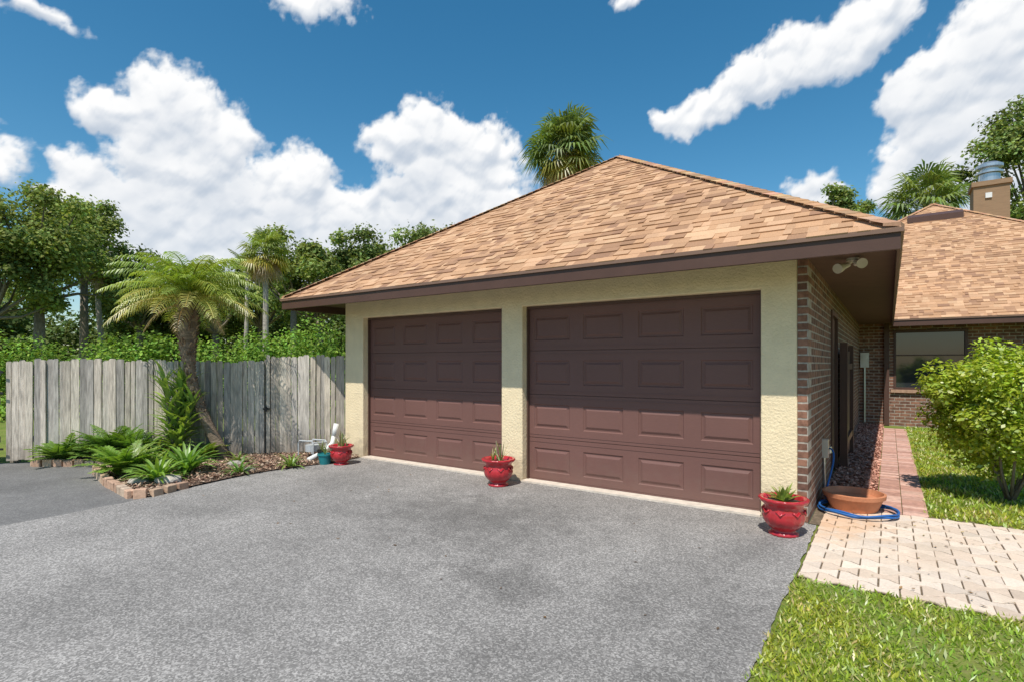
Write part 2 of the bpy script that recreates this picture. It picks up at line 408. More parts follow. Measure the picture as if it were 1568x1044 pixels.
# ---------------------------------------------------------------- pavers
def pavermat():
    m,t,out=new_mat('paver_concrete')
    co=t.n('ShaderNodeTexCoord').outputs['Object']
    a=t.n('ShaderNodeAttribute',attribute_name='Col').outputs['Color']
    f=t.mr(t.noise(co,60,5,.7),.3,.7,.85,1.12); 
    c=t.mix(1.0,a,t.gray(f),'MULTIPLY')
    d=t.vmath('LENGTH',t.vmath('DIVIDE',t.vmath('SUBTRACT',co,(.25,.1,0)),(.4,.6,1)))
    d=t.math('ADD',d,t.mr(t.noise(co,3,5,.7),.3,.7,-.6,.6))
    c=t.mix(t.mr(d,.3,1.1,.5,0,True),c,(.66,.36,.17,1))
    c=t.mix(t.mr(t.noise(co,1.6,6,.7),.50,.70,0,.4),c,(.45,.36,.27,1))
    bp=t.n('ShaderNodeBump',{'Height':t.noise(co,110,4,.7),'Strength':.4,'Distance':.004}).outputs[0]
    s=t.n('ShaderNodeBsdfPrincipled',{'Base Color':c,'Roughness':.9,'Normal':bp,'Specular IOR Level':.2})
    m.node_tree.links.new(s.outputs[0],out.inputs[0]); return m
M_paver=pavermat()
def paver_patio():
    mb=MB(); L=.225; w=.125; am=.027; XA,XB,YA,YB=.09,6.0,-1.42,.82
    def wave(x): 
        ph=(x/L)%1.0
        tri=abs(ph-.5)*4-1
        return max(-1,min(1,tri*1.8))*am
    r=0; y=YA+w/2
    while y<YB:
        off=(r%2)*L/2; x=XA-L+off
        while x<XB:
            xs=[x-L/2+L*k/8 for k in range(9)]
            top=[(xx,y+w/2+wave(xx-off)) for xx in xs]; bot=[(xx,y-w/2-wave(xx-off)) for xx in xs]
            poly=bot+top[::-1]
            g_=random.choice((.0008,.0015,.003,.0045,.006))
            P=[]
            for (px,py) in poly:
                dx=(px-x)/(L/2); 
                qx=px-math.copysign(g_,px-x) if abs(dx)>.99 else px
                qy=py-math.copysign(g_,py-y)
                P.append((min(max(qx,XA),XB),min(max(qy,YA),YB)))
            if max(p[0] for p in P)-min(p[0] for p in P)>.03 and max(p[1] for p in P)-min(p[1] for p in P)>.02:
                z=.006+U(-.003,.003); n=len(P)
                k=U(.90,1.06); col=random.choice([(.70,.57,.45),(.73,.61,.49),(.68,.54,.42),(.71,.59,.48)])
                if R()<.04: k*=.85
                col=tuple(c*k for c in col)
                cx_=sum(p[0] for p in P)/n; cy_=sum(p[1] for p in P)/n
                top_=[(p[0]+(cx_-p[0])*.02,p[1]+(cy_-p[1])*.035,z) for p in P]
                low=[(p[0],p[1],z-.004) for p in P]; lo2=[(p[0],p[1],-.03) for p in P]
                mb.add(top_+low+lo2,[tuple(range(n))]+[(i+n,(i+1)%n+n,(i+1)%n,i) for i in range(n)]+[(i+2*n,(i+1)%n+2*n,(i+1)%n+n,i+n) for i in range(n)],col)
            x+=L
        y+=w; r+=1
    mb.build('paver_patio',M_paver)
paver_patio()
sheet('paver_bedding',[(.085,-1.415),(5.99,-1.415),(5.99,.815),(.005,.95),(.005,.02),(.085,.02)],-.004,basic('joint_sand',(.16,.12,.08),.95,.5,20))
mb=MB(); y=.83; r=0
while y<9.2:
    for k in range(2):
        xa=.5+k*.203; 
        col=random.choice([(.52,.29,.22),(.56,.34,.27),(.47,.26,.2),(.6,.38,.3)]); kk=U(.85,1.1)
        z=.008+U(-.003,.003); mb.box(xa+.002,xa+.2,y,y+.096,-.03,z,tuple(c*kk for c in col))
    y+=.101; r+=1
mb.build('brick_path',M_vc,bevel=.003)
def in_poly(px,py,poly):
    ins=np.zeros(len(px),bool); j=len(poly)-1
    for i in range(len(poly)):
        xi,yi=poly[i];xj,yj=poly[j]
        c=((yi>py)!=(yj>py))&(px<(xj-xi)*(py-yi)/((yj-yi)+1e-12)+xi); ins^=c; j=i
    return ins
def chips(name,poly,n,size,cols,z0,zs,mat,jit=.5,aspect=.5):
    xs=[p[0] for p in poly];ys=[p[1] for p in poly]
    px=rng.uniform(min(xs),max(xs),n*3);py=rng.uniform(min(ys),max(ys),n*3); k=in_poly(px,py,poly); px=px[k][:n];py=py[k][:n]; m=len(px)
    P=np.stack([px,py,z0+rng.random(m)*zs],1); N=np.tile([0,0,1.],(m,1)); A,B=orient(N,size,aspect,jit)
    C=np.array(cols)[rng.integers(0,len(cols),m)]*(.7+.6*rng.random((m,1)))
    return leaf_object(name,P-A*.5,A,B,C,mat)
sheet('lava_rock_bed',[(.003,1.0),(.495,1.0),(.495,9.9),(.003,9.9)],.004,basic('lava_rock',(.5,.25,.18),.95,.4,50,1,60,bdist=.03))
chips('lava_rock',[(.01,1.0),(.49,1.0),(.49,9.9),(.01,9.9)],9000,.04,[(.55,.28,.2),(.45,.22,.16),(.62,.36,.27),(.34,.16,.11)],.008,.02,M_chip,.5,.8)

# ---------------------------------------------------------------- planting bed
bed=[(-9.55,-2.95),(-9.3,-3.12),(-8.35,-2.4),(-8.05,-2.78),(-7.0,-2.98),(-6.05,-3.08),(-5.93,-2.95),(-6.1,-2.4),(-6.2,-1.9),(-6.2,-1.4),(-6.1,-.9),(-6.0,-.4),(-6.05,-.03),(-6.44,.0),(-6.62,.25),(-7.40,-.70),(-9.0,-2.38)]
sheet('mulch_bed',bed,.012,basic('mulch_soil',(.16,.105,.075),.95,.4,30,1,50,bdist=.03))
chips('mulch_litter',bed,9000,.06,[(.32,.19,.13),(.42,.29,.2),(.24,.14,.1),(.5,.38,.28),(.16,.1,.07)],.015,.03,M_chip,.45,.3)
mb=MB()
edge=[(-9.5,-2.95),(-9.28,-3.1),(-8.35,-2.42)]
edge2=[(-8.2,-2.62),(-8.02,-2.78),(-7.0,-2.98),(-6.05,-3.08),(-5.95,-2.95),(-6.08,-2.5)]
def edging(pts,hgt=.09):
    for i in range(len(pts)-1):
        a=Vector((*pts[i],0));b=Vector((*pts[i+1],0));L=(b-a).length;n=max(1,int(L/.13));ang=math.atan2(b.y-a.y,b.x-a.x)
        for k in range(n):
            p=a+(b-a)*((k+.5)/n)
            M=Matrix.Translation(p)@Matrix.Rotation(ang+U(-.12,.12),4,'Z')@Matrix.Rotation(U(-.1,.1),4,'X')
            kk=U(.75,1.15);col=random.choice([(.55,.38,.26),(.6,.45,.33),(.5,.32,.22)])
            mb.box(-.06,.06,-.04,.04,-.02,hgt*U(.8,1.1),tuple(c*kk for c in col),M)
edging(edge);edging(edge2)
mb.build('brick_edging',M_vc,bevel=.008)
def rock(x,y,r,col,name='rock',zs=.5):
    import bmesh
    bm=bmesh.new(); bmesh.ops.create_icosphere(bm,subdivisions=3,radius=1)
    sd=Vector((U(0,9),U(0,9),U(0,9)))
    from mathutils import noise
    for v in bm.verts:
        k=1+.28*noise.noise(v.co*1.3+sd)+.1*noise.noise(v.co*4+sd)
        v.co=Vector((v.co.x*r*k,v.co.y*r*.8*k,v.co.z*r*zs*k))
    me=bpy.data.meshes.new(name); bm.to_mesh(me); bm.free()
    ca=me.color_attributes.new('Col','FLOAT_COLOR','CORNER'); ca.data.foreach_set('color',np.tile([*col,1],len(me.loops)).astype(np.float32))
    me.materials.append(M_vc); o=bpy.data.objects.new(name,me); o.location=(x,y,r*zs*.4); scene.collection.objects.link(o)
for x,y,r in ((-6.45,-2.55,.16),(-6.75,-2.75,.13),(-7.25,-2.3,.17),(-6.4,-1.6,.1),(-7.7,-2.35,.14),(-6.9,-1.5,.12)):
    rock(x,y,r,random.choice([(.40,.36,.31),(.46,.41,.35),(.34,.31,.27)]))

# ---------------------------------------------------------------- fence
fence=empty('wooden_fence')
def fence_run(a,b,h,name,tb=.018):
    mb=MB(); a=Vector((*a,0));b=Vector((*b,0));L=(b-a).length; ang=math.atan2(b.y-a.y,b.x-a.x); s=0
    T=Matrix.Translation(a)@Matrix.Rotation(ang,4,'Z')
    while s<L-.03:
        w=min(U(.06,.11),L-s); k=U(.68,1.12); col=random.choice([(.50,.44,.37),(.53,.46,.38),(.45,.41,.36),(.56,.49,.40),(.43,.39,.345)])
        col=tuple(c*k for c in col)
        hh=h+U(-.03,.015)+.012*math.sin(s*1.7); lean=U(-.008,.008); off=U(-.018,.006); z0=.02+U(0,.03)
        cut=min(.022,w*.25)
        y_0=off-tb; y_1=off
        sec=[(s+.002,z0),(s+w-U(.003,.008),z0),(s+w-.005+lean,hh-cut),(s+w-cut+lean,hh),(s+cut+lean,hh),(s+.002+lean,hh-cut)]
        n=6; tw=U(-.018,.018)
        vs=[T@Vector((x,y_0+(tw if x>s+w/2 else 0),z)) for x,z in sec]+[T@Vector((x,y_1,z)) for x,z in sec]
        mb.add(vs,[tuple(range(n)),tuple(reversed(range(n,2*n)))]+[(i,i+n,(i+1)%n+n,(i+1)%n) for i in range(n)],col)
        s+=w
    for z in (.3,.85,h-.22):
        mb.box(0,L,.012,.05,z,z+.085,(.3,.26,.22),T)
    s=.05
    while s<=L: mb.box(s-.045,s+.045,.055,.14,0,h-.05,(.3,.26,.21),T); s+=2.2
    return mb.build(name,M_fence,fence)
fence_run((-12.4,-5.92),(-9.93,-3.33),1.48,'boards_left')
fence_run((-9.86,-3.25),(-7.465,-.725),1.49,'boards_middle')
fence_run((-7.45,-.71),(-6.5,.30),1.56,'gate_boards')
mb=MB(); T=Matrix.Translation((-9.93,-3.4,0))@Matrix.Rotation(math.radians(46),4,'Z')
mb.box(-.03,.04,-.02,.06,0,1.42,(.6,.32,.16),T); mb.build('gate_post',M_fence,fence)
T2=Matrix.Translation((-7.45,-.70,0))@Matrix.Rotation(math.radians(47),4,'Z')
mb=MB(); mb.box(-.05,.05,.03,.12,0,1.5,(.36,.31,.26),T2); mb.build('latch_post',M_fence,fence)
mb=MB()
for z in (1.0,.2,1.3): mb.box(.0,.16,-.032,-.021,z,z+.03,M=T); mb.box(.0,.04,-.034,-.02,z-.05,z+.08,M=T)
for z in (.72,): mb.box(-.05,.06,-.065,-.045,z,z+.022,M=T2); mb.box(-.015,.01,-.075,-.045,z-.03,z+.05,M=T2)
mb.build('hinges_and_latch',M_black,fence)

# ---------------------------------------------------------------- plant generators
def arc_pts(base,az,p0,L,droop,n=6,side=0):
    pts=[Vector(base)];p=p0;a=az
    for i in range(n):
        pts.append(pts[-1]+Vector((math.cos(a)*math.cos(p),math.sin(a)*math.cos(p),math.sin(p)))*(L/n)); p-=droop/n; a+=side/n
    return pts
def strap(mb,base,az,p0,L,w,droop,col,n=5,fold=.25):
    pts=arc_pts(base,az,p0,L,droop,n); sd=Vector((-math.sin(az),math.cos(az),0))
    vs=[]
    for i,p in enumerate(pts):
        k=i/n; ww=w*.5*(math.sin(math.pi*min(1,.25+k*.75))**.7 if k<1 else .03)
        up=Vector((0,0,ww*fold)); vs+= [p+sd*ww+up,p,p-sd*ww+up]
    fs=[]
    for i in range(n): fs+=[(i*3,i*3+1,i*3+4,i*3+3),(i*3+1,i*3+2,i*3+5,i*3+4)]
    mb.add(vs,fs,col)
def vary(c,a=.2): k=U(1-a,1+a); return (c[0]*k*U(.9,1.12),c[1]*k,c[2]*k*U(.85,1.15))
def feather(mb,base,az,p0,L,droop,ll,col,n=16,lw=.022,hang=.35,side=0):
    pts=arc_pts(base,az,p0,L,droop,n,side)
    mb.tube(pts,[.011*(1-.8*i/n)+.002 for i in range(n+1)],4,(col[0]*1.3,col[1]*1.1,col[2]),False)
    for i in range(2,n+1):
        for sub in (0,.5):
            p=pts[i-1].lerp(pts[i],sub+.25); d=(pts[i]-pts[i-1]).normalized(); s=d.cross(Vector((0,0,1)))
            if s.length<.1: s=Vector((-math.sin(az),math.cos(az),0))
            s.normalize(); k=i/n; l=ll*(math.sin(math.pi*(.15+.8*k))**.6)*U(.85,1.1)
            for sg in (-1,1):
                dd=(s*sg*.85+d*.6+Vector((0,0,U(-.05,.25)))).normalized()
                m=p+dd*l*.5; e=p+dd*l*.95+Vector((0,0,-hang*l)); wv=d*lw*.5
                c=vary(col,.18)
                mb.add([p+wv*.5,p-wv*.5,m-wv,m+wv,e],[(0,1,2,3),(3,2,4)],c)
def fan(mb,base,az,p0,pet,rad,col,nseg=18,droop=.6):
    pts=arc_pts(base,az,p0,pet,.35,4); mb.tube(pts,[.022,.018,.015,.012,.01],4,(col[0]*1.1,col[1],col[2]),False)
    c=pts[-1]; d=(pts[-1]-pts[-2]).normalized(); s=d.cross(Vector((0,0,1)))
    if s.length<.1: s=Vector((1,0,0))
    s.normalize(); nn=s.cross(d).normalized()
    roll=U(-.5,.5)
    s=(s*math.cos(roll)+nn*math.sin(roll)).normalized(); nn=s.cross(d).normalized()
    for k in range(nseg):
        t=(k/(nseg-1)-.5)*2; a=t*1.95; l=rad*(1-.3*abs(t))*U(.8,1.1)
        dd=(d*math.cos(a)+s*math.sin(a)-nn*.25*abs(t)).normalized()
        w=rad*.038; wv=dd.cross(nn).normalized()*w
        m=c+dd*l*.55+nn*rad*.04; e=c+dd*l*.92+Vector((0,0,-droop*l*U(.3,.7)))
        mb.add([c,m-wv,m+wv,e],[(0,1,2),(2,1,3)],vary(col,.22))
def sabal(name,x,y,z,s,trunk_r,n=60,green=(.07,.12,.03),lean=(0,0),boots=True,dead=.18):
    o=empty(name); mb=MB()
    pts=[Vector((x+lean[0]*(1-k)**2,y+lean[1]*(1-k)**2,(z-.25*s)*k-.1)) for k in [i/12 for i in range(13)]]
    mb.tube(pts,[trunk_r*(1.15-.25*i/12) for i in range(13)],10)
    if boots:
        for i in range(40):
            a=U(0,6.28);zz=z-.3*s-U(0,1.0*s); r=trunk_r
            b=(x+math.cos(a)*r,y+math.sin(a)*r,zz); mb.tube(arc_pts(b,a,1.1,.22*s,.4,2),[.05*s,.035*s,.01],5)
    mb.build('trunk',M_palmbark,o,smooth=True)
    mb=MB()
    for i in range(n):
        k=i/(n-1); p=1.45-k*2.35; az=i*2.399+U(-.3,.3)
        if k>1-dead: col=random.choice([(.40,.28,.14),(.32,.21,.11),(.45,.35,.18)]); p=U(-1.2,-.6)
        elif k>.8-dead: col=vary((green[0]*1.9,green[1]*1.35,green[2]))
        else: col=vary(green,.3)
        fan(mb,(x,y,z-.1*s-.25*s*k),az,p,U(.4,.68)*s,U(.55,.8)*s,col)
    mb.build('fan_leaves',M_leaf,o); return o

pp=empty('date_palm'); mb=MB()
B0=Vector((-7.6,-1.25,0)); T0=Vector((-7.9,-1.66,2.36))
pts=[];rr=[]
for i in range(19):
    k=i/18; p=B0.lerp(T0,k); p+=Vector((-.16,-.15,0))*math.sin(math.pi*k)*1.0; p.z=T0.z*k-.03
    pts.append(p); rr.append((.085-.04*k) if k<.55 else .063+math.sin((k-.55)/.45*math.pi*.62)*.065)
mb.tube(pts,rr,12)
mb.build('trunk',M_dpbark,pp,smooth=True)
mb=MB()
for i in range(330):
    k=U(.3,1); j=k*18; i0=min(17,int(j)); p=pts[i0].lerp(pts[i0+1],j-i0); a=U(0,6.28); r=rr[i0]*.9
    b=(p.x+math.cos(a)*r,p.y+math.sin(a)*r,p.z); c=random.choice([(.18,.11,.07),(.26,.17,.11),(.12,.08,.055),(.36,.25,.16)])
    g_=max(0,(k-.5)*2); mb.tube(arc_pts(b,a,.9,.03+.08*g_,.3,2),[.012+.012*g_,.012,.004],4,c)
mb.build('leaf_bases',M_chip,pp)
mb=MB()
for i in range(58):
    k=i/57; az=i*2.399; col=(.27,.36,.055) if k<.75 else (.40,.40,.10)
    p0=1.45-k*1.35
    feather(mb,(T0.x,T0.y,T0.z+.02),az,p0,U(.95,1.2),1.05+.55*(1-k),.25,vary(col,.18),16,.019,.5,U(-.35,.35))
for i in range(5): feather(mb,(T0.x,T0.y,T0.z-.05),i*1.3+.4,-.1,.75,1.2,.18,(.45,.34,.17),14,.016,.5)
mb.build('fronds',M_leaf,pp)

def stem_plant(name,x,y,h,L,w,n,col,stems=1,p_lo=.1,spread=.12):
    o=empty(name); mb=MB(); st=MB()
    for s_i in range(stems):
        dx,dy=(U(-spread,spread),U(-spread,spread)) if stems>1 else (0,0); hh=h*U(.6,1.0) if s_i else h
        st.tube([(x,y,-.02),(x+dx*.5,y+dy*.5,hh*.5),(x+dx,y+dy,hh)],[.022,.02,.014],6)
        for i in range(n):
            k=i/n; z=hh*(.15+.85*k)
            strap(mb,(x+dx*z/hh,y+dy*z/hh,z),i*2.399+U(-.3,.3),p_lo+U(.3,.7)+k*.5,L*U(.8,1.15),w,U(.5,1.3),vary(col,.25))
    st.build('stems',M_bark,o,smooth=True); mb.build('leaves',M_leaf,o)
stem_plant('dracaena_plant',-8.02,-1.80,1.2,.44,.055,40,(.25,.36,.08),6,.2,.26)
def clump(name,x,y,n,L,w,col,p=(.3,1.35),z=.02,droop=(.8,1.6),spread=.06):
    mb=MB()
    for i in range(n):
        a=i*2.399+U(-.2,.2); k=i/n
        strap(mb,(x+math.cos(a)*spread*R(),y+math.sin(a)*spread*R(),z),a,p[1]-(p[1]-p[0])*k,L*U(.75,1.15),w,U(*droop),vary(col,.25))
    return mb.build(name,M_leaf)
def fern(name,x,y,n,L,col):
    mb=MB()
    for i in range(n):
        a=i*2.399; k=i/n; feather(mb,(x+U(-.06,.06),y+U(-.06,.06),.02),a,1.35-k*.75,L*U(.75,1.1),U(.7,1.1),.12*L/.5,vary(col,.2),14,.022,.1)
    return mb.build(name,M_leaf)
fern('fern_plant',-8.75,-2.35,64,.66,(.13,.25,.04)); fern('fern_plant',-8.5,-2.15,54,.62,(.14,.26,.04))
fern('fern_plant',-9.2,-2.8,34,.48,(.16,.28,.045))
fern('fern_plant',-7.4,-2.65,54,.52,(.21,.34,.05)); clump('broadleaf_plant',-6.62,-2.6,60,.42,.045,(.21,.34,.05),p=(.5,1.45))
clump('broadleaf_plant',-6.9,-2.15,50,.55,.05,(.17,.31,.05),p=(.5,1.45)); clump('broadleaf_plant',-6.35,-1.75,24,.25,.03,(.12,.24,.04))
clump('agave_plant',-7.5,-2.0,30,.3,.06,(.2,.26,.1)); clump('broadleaf_plant',-8.25,-1.95,40,.42,.05,(.24,.30,.08),p=(.5,1.45))
clump('bromeliad_plant',-6.2,-1.1,22,.26,.03,(.17,.27,.05)); fern('fern_plant',-7.75,-1.45,20,.35,(.2,.29,.05))
clump('bromeliad_plant',-7.1,-1.35,18,.22,.035,(.17,.24,.05)); clump('broadleaf_plant',-7.75,-2.2,30,.36,.04,(.25,.33,.06),p=(.5,1.45))

# ---------------------------------------------------------------- pots
def urn(name,x,y,s,plant):
    o=empty(name); mb=MB()
    pr=[(.0,.0),(.62,.0),(.64,.07),(.5,.13),(.46,.2),(.62,.3),(.82,.5),(.9,.72),(.86,.95),(.8,1.1),(.84,1.2),(1.0,1.3),(1.05,1.38),(1.02,1.44),(.9,1.44),(.84,1.35),(.8,1.25)]
    mb.lathe(x,y,[(r*s*.5,z*s*.6) for r,z in pr],48,flute=.05,nf=16)
    for j in range(8):
        a=j*math.pi/4; mb.tube([(x+math.cos(a-.2)*s*.45,y+math.sin(a-.2)*s*.45,s*.6),(x+math.cos(a)*s*.465,y+math.sin(a)*s*.465,s*.52),(x+math.cos(a+.2)*s*.45,y+math.sin(a+.2)*s*.45,s*.6)],s*.024,8)
    mb.build('pot',M_redglaze,o,smooth=True)
    mb=MB(); mb.lathe(x,y,[(0,s*.76),(s*.42,s*.755)],20); mb.build('soil',M_soil,o)
    mb=MB(); z=s*.76
    if plant=='agave':
        for i in range(34):
            k=i/34; strap(mb,(x+U(-.03,.03),y+U(-.03,.03),z),i*2.399,1.4-k*1.0,U(.14,.2)*s/.4,.03,U(.1,.5),vary((.27,.35,.08) if R()<.8 else (.45,.42,.2),.2),4,.5)
    else:
        for i in range(12):
            k=i/12; strap(mb,(x+U(-.06,.06),y+U(-.06,.06),z),i*2.399,1.5-k*.8,U(.15,.26),.02,U(.1,.6),vary((.22,.27,.08) if R()<.6 else (.42,.35,.17),.2),4,.5)
        mb.tube([(x-.02,y,z),(x-.03,y,z+.24)],.008,6,(.35,.3,.18)); mb.tube([(x+.02,y,z),(x+.03,y,z+.2)],.007,6,(.2,.25,.08))
    mb.build('succulent',M_leaf,o)
urn('red_flower_pot',-3.2,-.34,.37,'s'); urn('red_flower_pot',-.133,-.46,.36,'agave'); urn('red_flower_pot',-5.84,-.54,.32,'s')
def simplepot(name,x,y,r,h,mat):
    o=empty(name); mb=MB(); mb.lathe(x,y,[(0,0),(r*.72,0),(r*.95,h*.85),(r*1.05,h*.86),(r*1.05,h),(r*.9,h),(r*.88,h*.9),(0,h*.9)],24); mb.build('pot',mat,o,smooth=False)
    mb=MB()
    for i in range(10): strap(mb,(x,y,h*.9),i*2.4,1.4-i*.08,U(.1,.2),.015,.4,vary((.2,.26,.08)),3)
    mb.build('plant',M_leaf,o)
simplepot('teal_flower_pot',-6.05,-.66,.1,.15,M_teal); simplepot('black_nursery_pot',-6.27,-.55,.07,.17,M_black)
mb=MB(); mb.tube([(-6.52,-.15,.32),(-6.5,-.2,.2),(-6.42,-.42,.1),(-6.3,-.75,.05)],.035,12); mb.tube([(-6.5,-.12,.5),(-6.52,-.15,.3)],.04,12)
mb.build('drain_pipe',M_white,smooth=True)
mb=MB()
def ub(x,y,w,h):
    mb.tube([(x,y,0),(x,y,h*.85),(x+.03,y,h),(x+w-.03,y+.05,h),(x+w,y+.05,h*.85),(x+w,y+.05,0)],.012,8)
ub(-6.85,-.55,.3,.26); ub(-6.8,-.35,.3,.26)
mb.tube([(-6.82,-.55,.24),(-6.77,-.35,.24)],.012,8); mb.tube([(-6.55,-.5,.24),(-6.5,-.3,.24)],.012,8); mb.lathe(-6.66,-.43,[(.0,.1),(.11,.1),(.11,.2),(0,.2)],18)
mb.build('hose_reel_stand',basic('grey_plastic',(.45,.47,.48),.5),smooth=False)

mb=MB(); mb.lathe(.31,.80,[(r*.86,z*.85) for r,z in [(0,.01),(.23,.01),(.29,.15),(.31,.155),(.315,.2),(.29,.205),(.275,.17),(.26,.14),(0,.14)]],40); mb.build('terracotta_planter',M_terra,smooth=False)
hp=[(.03,1.42,.5),(.09,1.38,.52),(.12,1.3,.42),(.07,1.15,.2),(.05,.95,.06)]
for i in range(60):
    t_=i/59*3.2*2*math.pi+2.6; r=.37+.03*math.sin(i*.9)+.012*(i%7)
    hp.append((.35+r*math.cos(t_)*.8,.68+r*.78*math.sin(t_)-.02,.03+.03*(i/59)+.012*math.sin(i*1.7)))
cu=bpy.data.curves.new('garden_hose','CURVE'); cu.dimensions='3D'; sp=cu.splines.new('NURBS'); sp.points.add(len(hp)-1)
for i,p in enumerate(hp): sp.points[i].co=(*p,1)
sp.use_endpoint_u=True; cu.bevel_depth=.0095; cu.bevel_resolution=3; cu.resolution_u=4; cu.materials.append(M_hose)
ho=bpy.data.objects.new('garden_hose',cu); scene.collection.objects.link(ho)
mb=MB(); mb.tube([(.0,1.42,.45),(.06,1.42,.45)],.016,8); mb.tube([(.05,1.42,.45),(.05,1.42,.52)],.03,10); mb.tube([(.015,1.3,0),(.015,1.3,.42)],.015,8,(.4,.4,.4)); mb.box(.0,.06,1.22,1.3,.42,.62); mb.build('hose_tap',M_metal)

# ---------------------------------------------------------------- bush
def bush(name,x,y,z0,z1,r,n,leaf,col):
    o=empty(name); mb=MB()
    for i in range(9):
        a=i*2.399;rr_=r*U(.3,.65); mb.tube([(x+U(-.04,.04),y+U(-.04,.04),-.02),(x+math.cos(a)*rr_*.4,y+math.sin(a)*rr_*.4,z0+.15),(x+math.cos(a)*rr_,y+math.sin(a)*rr_,z1*.7)],[.018,.013,.006],6)
    mb.build('stems',M_bark,o,smooth=True)
    nc=130; d=unit(rng.normal(0,1,(nc,3))); zc=(z0+z1)/2; hz=(z1-z0)/2
    rad=(.45+.53*rng.random((nc,1)))
    C0=np.array([x,y,zc])+d*rad*np.array([r*.88,r*.88,hz*.88]); cr=.07+.10*rng.random(nc)
    low=np.clip((C0[:,2]-z0)/(z1-z0),0,1); sq=.68+.32*np.clip(low*2.2,0,1)
    C0[:,0]=x+(C0[:,0]-x)*sq; C0[:,1]=y+(C0[:,1]-y)*sq
    idx=rng.integers(0,nc,n); dd=unit(rng.normal(0,1,(n,3)))
    P=C0[idx]+dd*(cr[idx][:,None])*(.5+.9*rng.random((n,1))**.6)
    N=dd*.6+np.array([0,0,.7]); A,B=orient(N,leaf,.6,.45)
    shade=(.75+.45*rng.random((nc,1)))[idx]
    C=np.array(col)*shade*(.75+.5*rng.random((n,1))); C[:,0]*=(.85+.35*rng.random(n))
    leaf_object('leaves',P,A,B,C,M_leaf,o)
bush('round_bush',1.62,2.12,.16,1.80,.84,36000,.047,(.36,.45,.035))

# ---------------------------------------------------------------- trees
def tree(name,x,y,h,cr,ch,tr,nc,per,leaf,col,trunk_lean=0,clr=(.16,.32)):
    o=empty(name); mb=MB(); zc=h-ch/2; th=max(1.0,h-ch*.8)
    top=Vector((x+trunk_lean,y,th)); mb.tube([(x,y,-.2),(x+trunk_lean*.3,y,th*.5),top],[tr*1.3,tr,tr*.8],8)
    d=unit(rng.normal(0,1,(nc,3))); d[:,2]=np.where(d[:,2]<-.6,-d[:,2],d[:,2])
    rad=.4+.68*rng.random((nc,1)); C0=np.array([x,y,zc])+d*rad*np.array([cr*.88,cr*.88,ch/2*.88])
    r_=cr*(clr[0]+(clr[1]-clr[0])*rng.random(nc))
    for i in range(0,nc,2):
        c=Vector(C0[i]); m=top.lerp(c,.5)+Vector((U(-.3,.3),U(-.3,.3),U(-.3,.4)))
        mb.tube([top,m,c],[tr*.45,tr*.28,tr*.08],5,cap=False)
    mb.build('trunk_and_limbs',M_bark,o,smooth=True)
    n=nc*per; idx=rng.integers(0,nc,n); dd=unit(rng.normal(0,1,(n,3))); dd[:,2]=np.abs(dd[:,2])*np.where(rng.random(n)<.65,1,-1)
    P=C0[idx]+dd*r_[idx][:,None]*np.array([1,1,.6])*(.3+.8*rng.random((n,1)))+rng.normal(0,cr*.05,(n,3))
    N=dd*.7+np.array([0,0,.6]); A,B=orient(N,leaf,.7,.5)
    shade=(.6+.8*rng.random((nc,1)))[idx]
    C=np.array(col)*shade*(.6+.8*rng.random((n,1))); C[:,0]*=(.8+.4*rng.random(n))
    leaf_object('foliage',P,A,B,C,M_leaf_far,o); return o
G1=(.19,.24,.08);G2=(.14,.19,.07);G3=(.23,.28,.09)
tree('oak_tree',-32.8,2.9,10.2,3.6,7.2,.24,46,420,.17,G3)
tree('oak_tree',-31.7,1.0,8.2,2.7,6.0,.2,34,400,.17,G1)
tree('oak_tree',-35.9,5.6,10.6,2.7,6.0,.22,32,400,.17,G3)
tree('oak_tree',-37.9,9.1,8.3,3.6,6,.25,32,380,.2,G2)
tree('oak_tree',-40.4,12.3,8.8,3.6,6,.25,32,380,.21,G1)
tree('oak_tree',-34.1,11.8,7.7,3.0,5.5,.25,28,380,.19,G2)
tree('oak_tree',-26.4,12.2,9.1,2.6,6,.2,30,380,.18,G3)
tree('oak_tree',-28.7,15.5,9.3,3.0,6.5,.25,32,380,.19,G2)
tree('oak_tree',-26.3,17.2,10.1,3.3,6.8,.25,34,380,.19,G1)
tree('oak_tree',-23.5,19.5,10.6,3.3,6.8,.25,30,380,.19,G1)
tree('oak_tree',-33.6,14.5,8.5,3.0,6,.25,28,380,.19,G1)
tree('oak_tree',7.2,35.1,16.2,3.6,10,.3,50,400,.2,G1)
tree('oak_tree',-1.75,29.4,11.2,1.9,4.5,.2,26,320,.17,G1)
def mass(name,pts,h,w,n,leaf,col,mat=M_leaf_far,nc=160):
    pts=np.array(pts,float); seg=rng.integers(0,len(pts)-1,nc); k=rng.random((nc,1)); B=pts[seg]*(1-k)+pts[seg+1]*k
    z=h*(rng.random(nc)**.7)*(.6+.35*rng.random(nc)); C0=np.column_stack([B[:,0]+rng.normal(0,w,nc),B[:,1]+rng.normal(0,w,nc),z]); r=h*(.12+.14*rng.random(nc))
    idx=rng.integers(0,nc,n); dd=unit(rng.normal(0,1,(n,3))); P=C0[idx]+dd*r[idx][:,None]*(.5+.6*rng.random((n,1))); P[:,2]=np.abs(P[:,2])
    A,Bv=orient(dd*.7+np.array([0,0,.6]),leaf,.7,.5); sh=(.6+.8*rng.random((nc,1)))[idx]
    C=np.array(col)*sh*(.65+.7*rng.random((n,1))); C[:,0]*=(.8+.4*rng.random(n))
    return leaf_object(name,P,A,Bv,C,mat)
mass('tree_line',[(-62,-6),(-56,8),(-46,22),(-34,30),(-22,34)],8,1.5,52000,.38,G2,nc=260)
mass('tree_line',[(-46,-5),(-44,6),(-38,16),(-28,22)],6,1.2,40000,.3,G2,nc=200)
